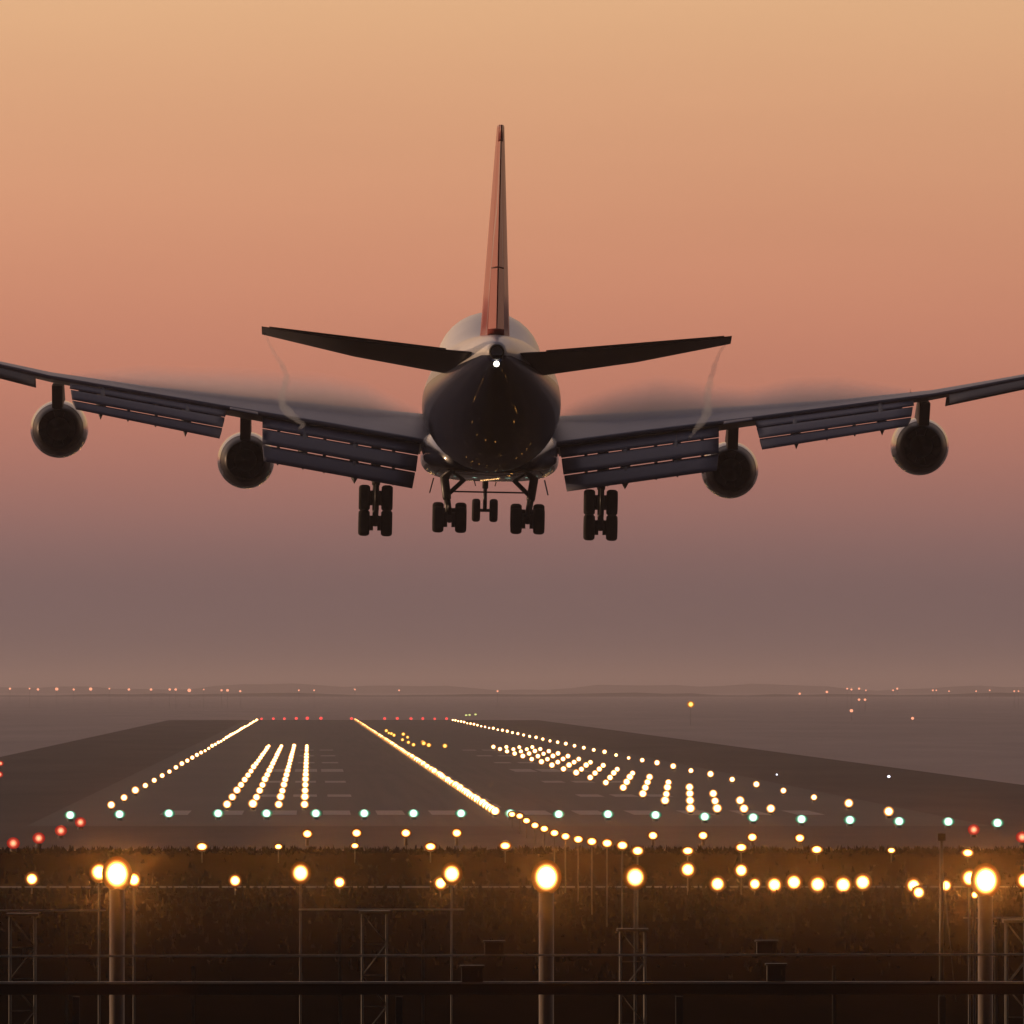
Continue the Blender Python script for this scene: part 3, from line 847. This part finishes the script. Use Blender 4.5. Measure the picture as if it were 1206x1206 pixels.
for px, py in ((455, 861), (458, 863), (461, 864), (464, 866), (475, 865), (480, 868), (474, 871), (481, 874), (487, 877), (498, 874), (499, 876), (505, 878), (524, 879)):
    D = ground_D(py, .4)
    put('taxiway_light', ME_AMBER, (px - 364) / 15500 * D, D, 0.02, 'amber lamp of the small cluster right of the far runway centre line', 'taxiway light', 'amber taxiway lights', random.uniform(.7, 1.0))
ME_PALE = small_light_mesh('guard_light', emit('pale_green_glass', (0.75, 0.8, 0.25), 1.2), 0.35, .7)
for px in (549, 553, 560):
    put('guard_light', ME_PALE, (px - 364) / 15500 * 3700, 3700, 0.5 + .02 * (px - 549), 'faint yellow-green lamp just beyond the far end of the right edge row', 'taxiway light', 'pale green lamps')
ME_DOT = small_light_mesh('marker_light', emit('cold_white_glass', (0.8, 0.85, 1.0), 5.0), 0.12, .8)
for px, py, n in ((1047, 914, 'tiny cold white lamp alone on the grass at the right'), (915, 911, 'tiny dim white lamp on the grass right of the edge row')):
    D = ground_D(py, .2)
    put('marker_light', ME_DOT, (px - 364) / 15500 * D, D, 0.02, n, 'marker light', None, 1.0 if px > 1000 else .6)

# lamps on posts: post, housing and glass; the beam points back along the approach
BEAMS = {}
def beam(parent, loc, inten):
    key = round(inten, 2)
    if key not in BEAMS:
        l = bpy.data.lights.new('lamp_beam', 'SPOT')
        l.energy = inten * 30.0
        l.color = (1.0, 0.31, 0.04)
        l.spot_size = R(5.5); l.spot_blend = 0.6; l.shadow_soft_size = 0.08
        BEAMS[key] = l
    o = bpy.data.objects.new('lamp_beam', BEAMS[key])
    COL.objects.link(o)
    o.parent = parent; o.location = loc
    wl = parent.location + Vector(loc)
    d = Vector((0, 0, CAMZ)) - wl           # the lamps are aimed up the glide path, at whoever looks down the approach
    o.rotation_euler = d.to_track_quat('-Z', 'Y').to_euler()
    return o
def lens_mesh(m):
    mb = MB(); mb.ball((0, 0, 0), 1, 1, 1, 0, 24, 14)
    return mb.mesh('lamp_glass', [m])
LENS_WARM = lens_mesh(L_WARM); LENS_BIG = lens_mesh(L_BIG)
def post_lamp(px, py, D, rx, rz, ground, label, group, pole_r=0.03, big=False, glow_=9.0, cat='approach light', name='approach_light', reach=0.3):
    p = pos(px, py, D)
    t = empty(name, (p.x, p.y, ground), label, cat, group)
    h = p.z - ground
    mb = MB(); mb.tube([(0, .05, -reach), (0, .05, h - rz * .8)], pole_r, 0, 10)
    if pole_r > 0.08:
        mb.lathe((0, .05, -reach), (0, 0, 1), [(0, pole_r * 2.2), (.06, pole_r * 2.2), (.06, pole_r)], 0, 16)
    link('pole', mb.mesh('pole', [M_POLE if pole_r > .08 else M_POST]), t)
    mb = MB(); mb.lathe((0, .02, h), (0, 1, 0), [(0, rx * .96), (rx * .6, rx * .9), (rx * 1.2, rx * .5), (rx * 1.3, .01)], 0, 16)
    link('housing', mb.mesh('housing', [M_HOUSING]), t)
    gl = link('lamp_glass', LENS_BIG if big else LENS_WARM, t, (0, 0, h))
    gl.scale = (rx * 1.18, rx * .6, rz * 1.18)  # lens enlarged to take in the painted halo
    if glow_:
        beam(t, (0, -rx * .7 - .05, h), glow_ * (4.0 if big else 1.0))
    return t

# centre line of the approach: the posts grow taller towards the camera
for px, py in ((603, 959), (612, 961), (620, 966.5), (630, 972), (641, 976), (653, 981), (666, 985), (681, 988.5), (697, 991), (715, 993), (733, 995.5), (751, 1002)):
    D = 15500 * CX / (px - 364)
    post_lamp(px, py, D, 0.22, 0.17, 0.0 if D > 662 else -1.2, 'warm lamp of the curving bright row that leads into the runway centre line', 'approach centre line lights', glow_=3.5)
for px, py in ((362, 982), (420, 981), (478, 981), (538, 981), (769, 984), (828, 984), (886, 986), (942, 987)):
    post_lamp(px, py, 682, 0.26, 0.22, 0.0, 'warm lamp on a short post in the upper crossbar below the green row', 'upper crossbar lights', pole_r=.1)
for px, py in ((238, 997), (328, 997), (418, 996), (507, 997), (595, 996), (810, 1002), (873, 998), (962, 1000.5), (1050, 1001.5), (1140, 1004.5)):
    s_ = .7 if px in (328, 418, 1050) else 1.0
    post_lamp(px, py, 650, 0.29 * s_, 0.2 * s_, -0.15, 'warm lamp in the lower crossbar at the top of the dark bank', 'lower crossbar lights')
ROWC = [(38, 1035, 0.29, 'warm lamp alone in the dark strip near the left edge', 8, 604), (117, 1027, .2, 'smaller warm lamp touching the left of the leftmost big lamp', 8, 230),
        (158, 1036, .15, 'smaller warm lamp touching the right of the leftmost big lamp', 5, 230), (277, 1037, 0.27, 'warm lamp on a thin post left of the lamp on the tall thin post', 12, 600),
        (354, 1028, .23, 'warm lamp on a tall thin post left of the centre', 16, 250), (400, 1039, 0.26, 'warm lamp just right of the tall thin post left of the centre', 8, 596),
        (532, 1029, .24, 'upper warm lamp of the touching pair left of the middle big lamp', 16, 260), (519, 1040, 0.29, 'lower warm lamp of the touching pair left of the middle big lamp', 12, 592),
        (748, 1033, .24, 'warm lamp on the post rising from the lattice mast right of the middle big lamp', 18, 232),
        (810, 1024, 0.33, 'warm lamp above and left of the row of close lamps at the right', 10, 600), (873, 1025, 0.30, 'warm lamp above the second lamp of the close row at the right', 8, 600),
        (845, 1041, 0.34, 'leftmost warm lamp of the close row in the dark strip at the right', 10, 600), (889, 1041, 0.27, 'small second lamp of the close row at the right', 8, 600),
        (912, 1042, 0.34, 'third lamp of the close row at the right', 10, 600), (935, 1039, 0.35, 'fourth lamp of the close row, slightly raised', 12, 600), (963, 1041.5, 0.37, 'fifth lamp of the close row at the right', 12, 600),
        (993, 1042, 0.38, 'sixth lamp of the close row at the right', 12, 600), (1016, 1039, 0.37, 'last lamp at the right end of the close row', 12, 600),
        (1076, 1043, 0.33, 'upper lamp of the touching pair left of the dark mast', 12, 600), (1082, 1051, 0.27, 'lower lamp of the touching pair left of the dark mast', 8, 575),
        (1114, 1043, 0.27, 'lamp beside the foot of the thin dark mast at the right', 6, 600), (1142, 1034, .18, 'smaller lamp touching the left of the rightmost big lamp', 10, 225),
        (1148, 1054, .08, 'tiny lamp hanging below the left of the rightmost big lamp', 1, 225), (1207, 1037, .18, 'lamp cut by the right picture edge beside the big lamp', 8, 230)]
for px, py, r, lab, kw, D in ROWC:
    near = D < 300
    post_lamp(px, py, D, r * (0.75 if near else 1), r * (0.8 if near else 1), -1.4, lab, 'lamps in the dark foreground', reach=.6, glow_=15, pole_r=0.022 if near else 0.03)
for px, py, lab in ((138, 1029, 'leftmost of the three big dazzling lamps on thick posts'), (643.5, 1033, 'middle one of the three big dazzling lamps on thick posts'), (1161, 1037, 'rightmost of the three big dazzling lamps on thick posts')):
    post_lamp(px, py, 200, 0.195, 0.225, -1.5, lab, 'big lamps on thick posts', pole_r=0.115, big=True)

# ------------------------------------------------------------------ foreground steelwork
def lattice_mast(px, py_top, D, w, label):
    p = pos(px, py_top, D)
    g0 = -1.5; h = p.z - g0
    t = empty('lattice_mast', (p.x, p.y, g0), label, 'mast', 'lattice masts')
    mb = MB()
    for sx in (-1, 1):
        for sy in (-1, 1):
            mb.tube([(sx * w / 2, sy * w / 2, -.3), (sx * w / 2, sy * w / 2, h)], 0.022, 0, 6)
    link('frame', mb.mesh('frame', [M_GALV]), t)
    mb = MB(); z = h; s_ = 1
    while z > 0.6:
        for sy in (-1, 1):
            mb.tube([(-s_ * w / 2, sy * w / 2, z), (s_ * w / 2, sy * w / 2, z - .55)], 0.009, 0, 5)
            mb.tube([(-w / 2, sy * w / 2, z - .55), (w / 2, sy * w / 2, z - .55)], 0.007, 0, 5)
        z -= .55; s_ = -s_
    link('bracing', mb.mesh('bracing', [M_GALV]), t)
    mb = MB(); mb.box((0, 0, h + .015), (w + .12, w + .12, .05))
    link('top_plate', mb.mesh('top_plate', [M_GALV]), t)
lattice_mast(27, 1078, 228, .43, 'pale lattice mast at the left edge, left of the leftmost big lamp')
lattice_mast(441, 1075, 232, .43, 'pale lattice mast between the left and middle big lamps')
lattice_mast(745, 1096, 232, .43, 'pale lattice mast right of the middle big lamp, carrying a lamp post')
lattice_mast(1200, 1086, 228, .43, 'pale lattice mast at the right edge, beside the rightmost big lamp')
def rail(px0, px1, py0, py1, D, th, depth, label, name='guard_rail'):
    a = pos(px0, py0, D); b_ = pos(px1, py1, D)
    t = empty(name, ((a.x + b_.x) / 2, D, -1.5), label, 'rail')
    mb = MB()
    c = (a + b_) / 2 - t.location
    ang = math.atan2(b_.z - a.z, b_.x - a.x)
    mb.box(c, ((b_ - a).length, depth, th), 0, Matrix.Rotation(-ang, 3, 'Y'))
    link('bar', mb.mesh('bar', [M_RAIL]), t)
    n = max(2, int((b_.x - a.x) / 7))
    for k in range(n):
        x = a.x + (b_.x - a.x) * (k + .5) / n - t.location.x
        mb = MB(); mb.box((x, depth * .5 + .03, c.z / 2 - .15), (.05, .05, c.z - .02))
        link('post', mb.mesh('post', [M_GALV]), t)
rail(-60, 125, 1072, 1072, 236, .03, .06, 'thin short rail at the left edge, top one of the steelwork')
rail(352, 547, 1071, 1071, 236, .03, .06, 'thin short rail above the lattice mast left of the middle big lamp')
rail(1135, 1290, 1081, 1081, 236, .03, .06, 'thin short rail behind the rightmost big lamp')
rail(-150, 1360, 1126, 1124, 196, .03, .08, 'long thin rail crossing the picture behind the dark beam')
def beam_bar():
    a = pos(-150, 1166, 188); b_ = pos(1360, 1164, 188)
    t = empty('cross_beam', ((a.x + b_.x) / 2, 188, -1.5), 'long dark steel beam crossing in front of the thick lamp posts', 'beam')
    c = (a + b_) / 2 - t.location
    mb = MB(); mb.box(c, ((b_ - a).length, .12, .15))
    link('girder', mb.mesh('girder', [M_HOUSING]), t)
    mb = MB(); mb.box(c + Vector((0, 0, .095)), ((b_ - a).length, .2, .03))
    link('top_flange', mb.mesh('top_flange', [M_RAIL]), t)
    for px in (90, 470, 800, 1110):
        x = pos(px, 1166, 188).x - t.location.x
        mb = MB(); mb.box((x, 0, c.z / 2 - .2), (.1, .1, c.z + .2))
        link('post', mb.mesh('post', [M_HOUSING]), t)
beam_bar()
def cabinet(px, py0, py1, D, w, label):
    a = pos(px, py0, D); b_ = pos(px, py1, D)
    h = a.z - b_.z
    t = empty('equipment_box', (a.x, D, b_.z), label, 'cabinet', 'equipment boxes on the rails')
    mb = MB(); mb.box((0, 0, h / 2), (w, .22, h - .02)); link('case', mb.mesh('case', [M_HOUSING]), t)
    mb = MB(); mb.box((0, -.01, h + .005), (w + .05, .28, .025)); link('lid', mb.mesh('lid', [M_HOUSING]), t)
    mb = MB(); mb.box((w * .3, -.125, h * .55), (.02, .03, .08)); link('handle', mb.mesh('handle', [M_GALV]), t)
cabinet(582, 1109, 1124.5, 195.8, .28, 'dark equipment box standing on the thin rail left of the middle big lamp')
cabinet(903, 1108.5, 1124, 195.8, .30, 'dark equipment box standing on the thin rail right of centre')
cabinet(556, 1138, 1157, 188, .30, 'dark equipment box standing on the dark beam left of the middle big lamp')
cabinet(914, 1136, 1156, 188, .26, 'dark equipment box standing on the dark beam right of centre')
# thin dark mast at the right
p = pos(1109, 975, 400)
t = empty('instrument_mast', (p.x, 400, -1.4), 'thin dark mast standing among the lamps at the right', 'mast')
h = p.z + 1.4
mb = MB(); mb.tube([(0, 0, -.3), (0, 0, h * .97)], [.085, .05], 0, 8); link('pole', mb.mesh('pole', [M_HOUSING]), t)
mb = MB(); mb.box((0, 0, h - .28), (.24, .2, .22)); link('sensor_box', mb.mesh('sensor_box', [M_HOUSING]), t)
mb = MB(); mb.tube([(.02, 0, h * .8), (.45, .3, 0)], .015, 0, 5); link('stay', mb.mesh('stay', [M_HOUSING]), t)

# ------------------------------------------------------------------ far lamps
def far_lamp(px, py, D, r, glass, label, group, name='street_lamp', cat='street lamp'):
    p = pos(px, py, D)
    t = empty(name, (p.x, D, 0), label, cat, group)
    mb = MB(); mb.tube([(0, 0, 0), (0, 0, max(p.z, .3))], [.035, .03], 0, 6); link('pole', mb.mesh('pole', [M_HOUSING]), t)
    mb = MB(); mb.ball((0, 0, 0), 1, 1, .9, 0, 12, 8); hd = link('lamp_head', mb.mesh('lamp_head', [glass]), t, (0, 0, max(p.z, .3))); hd.scale = (r, r, r)
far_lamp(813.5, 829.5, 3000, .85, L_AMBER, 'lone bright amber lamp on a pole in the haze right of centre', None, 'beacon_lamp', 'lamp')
for px, py, r in ((12, 811, .8), (35, 811, .6), (45, 812, .9), (67, 811.5, 1.2), (87, 812, .8), (107, 811.5, 1.2), (129, 811, .6), (152, 812, .9), (178, 812, .9), (200, 812, .9), (207, 812, .9), (223, 813, 1.3), (240, 812, .5), (261, 813, .8), (268, 813, 1.0), (283, 814, .8), (352, 813, .6), (370, 813, .6), (418, 812, .6), (470, 813, .6), (586, 814, .7)):
    far_lamp(px, py, 5600, r * .6, L_TOWN, 'tiny orange street lamp in the row along the left horizon', 'street lamps along the left horizon')
for px, py, r in ((942, 817, .9), (974, 815, 1.0), (998, 811, .7), (1003, 812, .8), (1012, 811, .9), (1020, 813, .6), (1012, 824, .8), (1019, 824, .8), (1003, 837, .8), (1052, 813, .7), (1057, 811, .8), (1099, 813, .7), (1103, 813, .6), (1118, 814, .6), (1150, 814, .6), (1166, 813, .6), (1195, 814, .7), (1200, 814, .6), (1075, 846, .7)):
    far_lamp(px, py, 5600 if py < 822 else (4600 if py < 830 else 3400), r * .55, L_TOWN, 'tiny orange street lamp in the scattered row along the right horizon', 'street lamps along the right horizon')
p = pos(1, 905, 1300)
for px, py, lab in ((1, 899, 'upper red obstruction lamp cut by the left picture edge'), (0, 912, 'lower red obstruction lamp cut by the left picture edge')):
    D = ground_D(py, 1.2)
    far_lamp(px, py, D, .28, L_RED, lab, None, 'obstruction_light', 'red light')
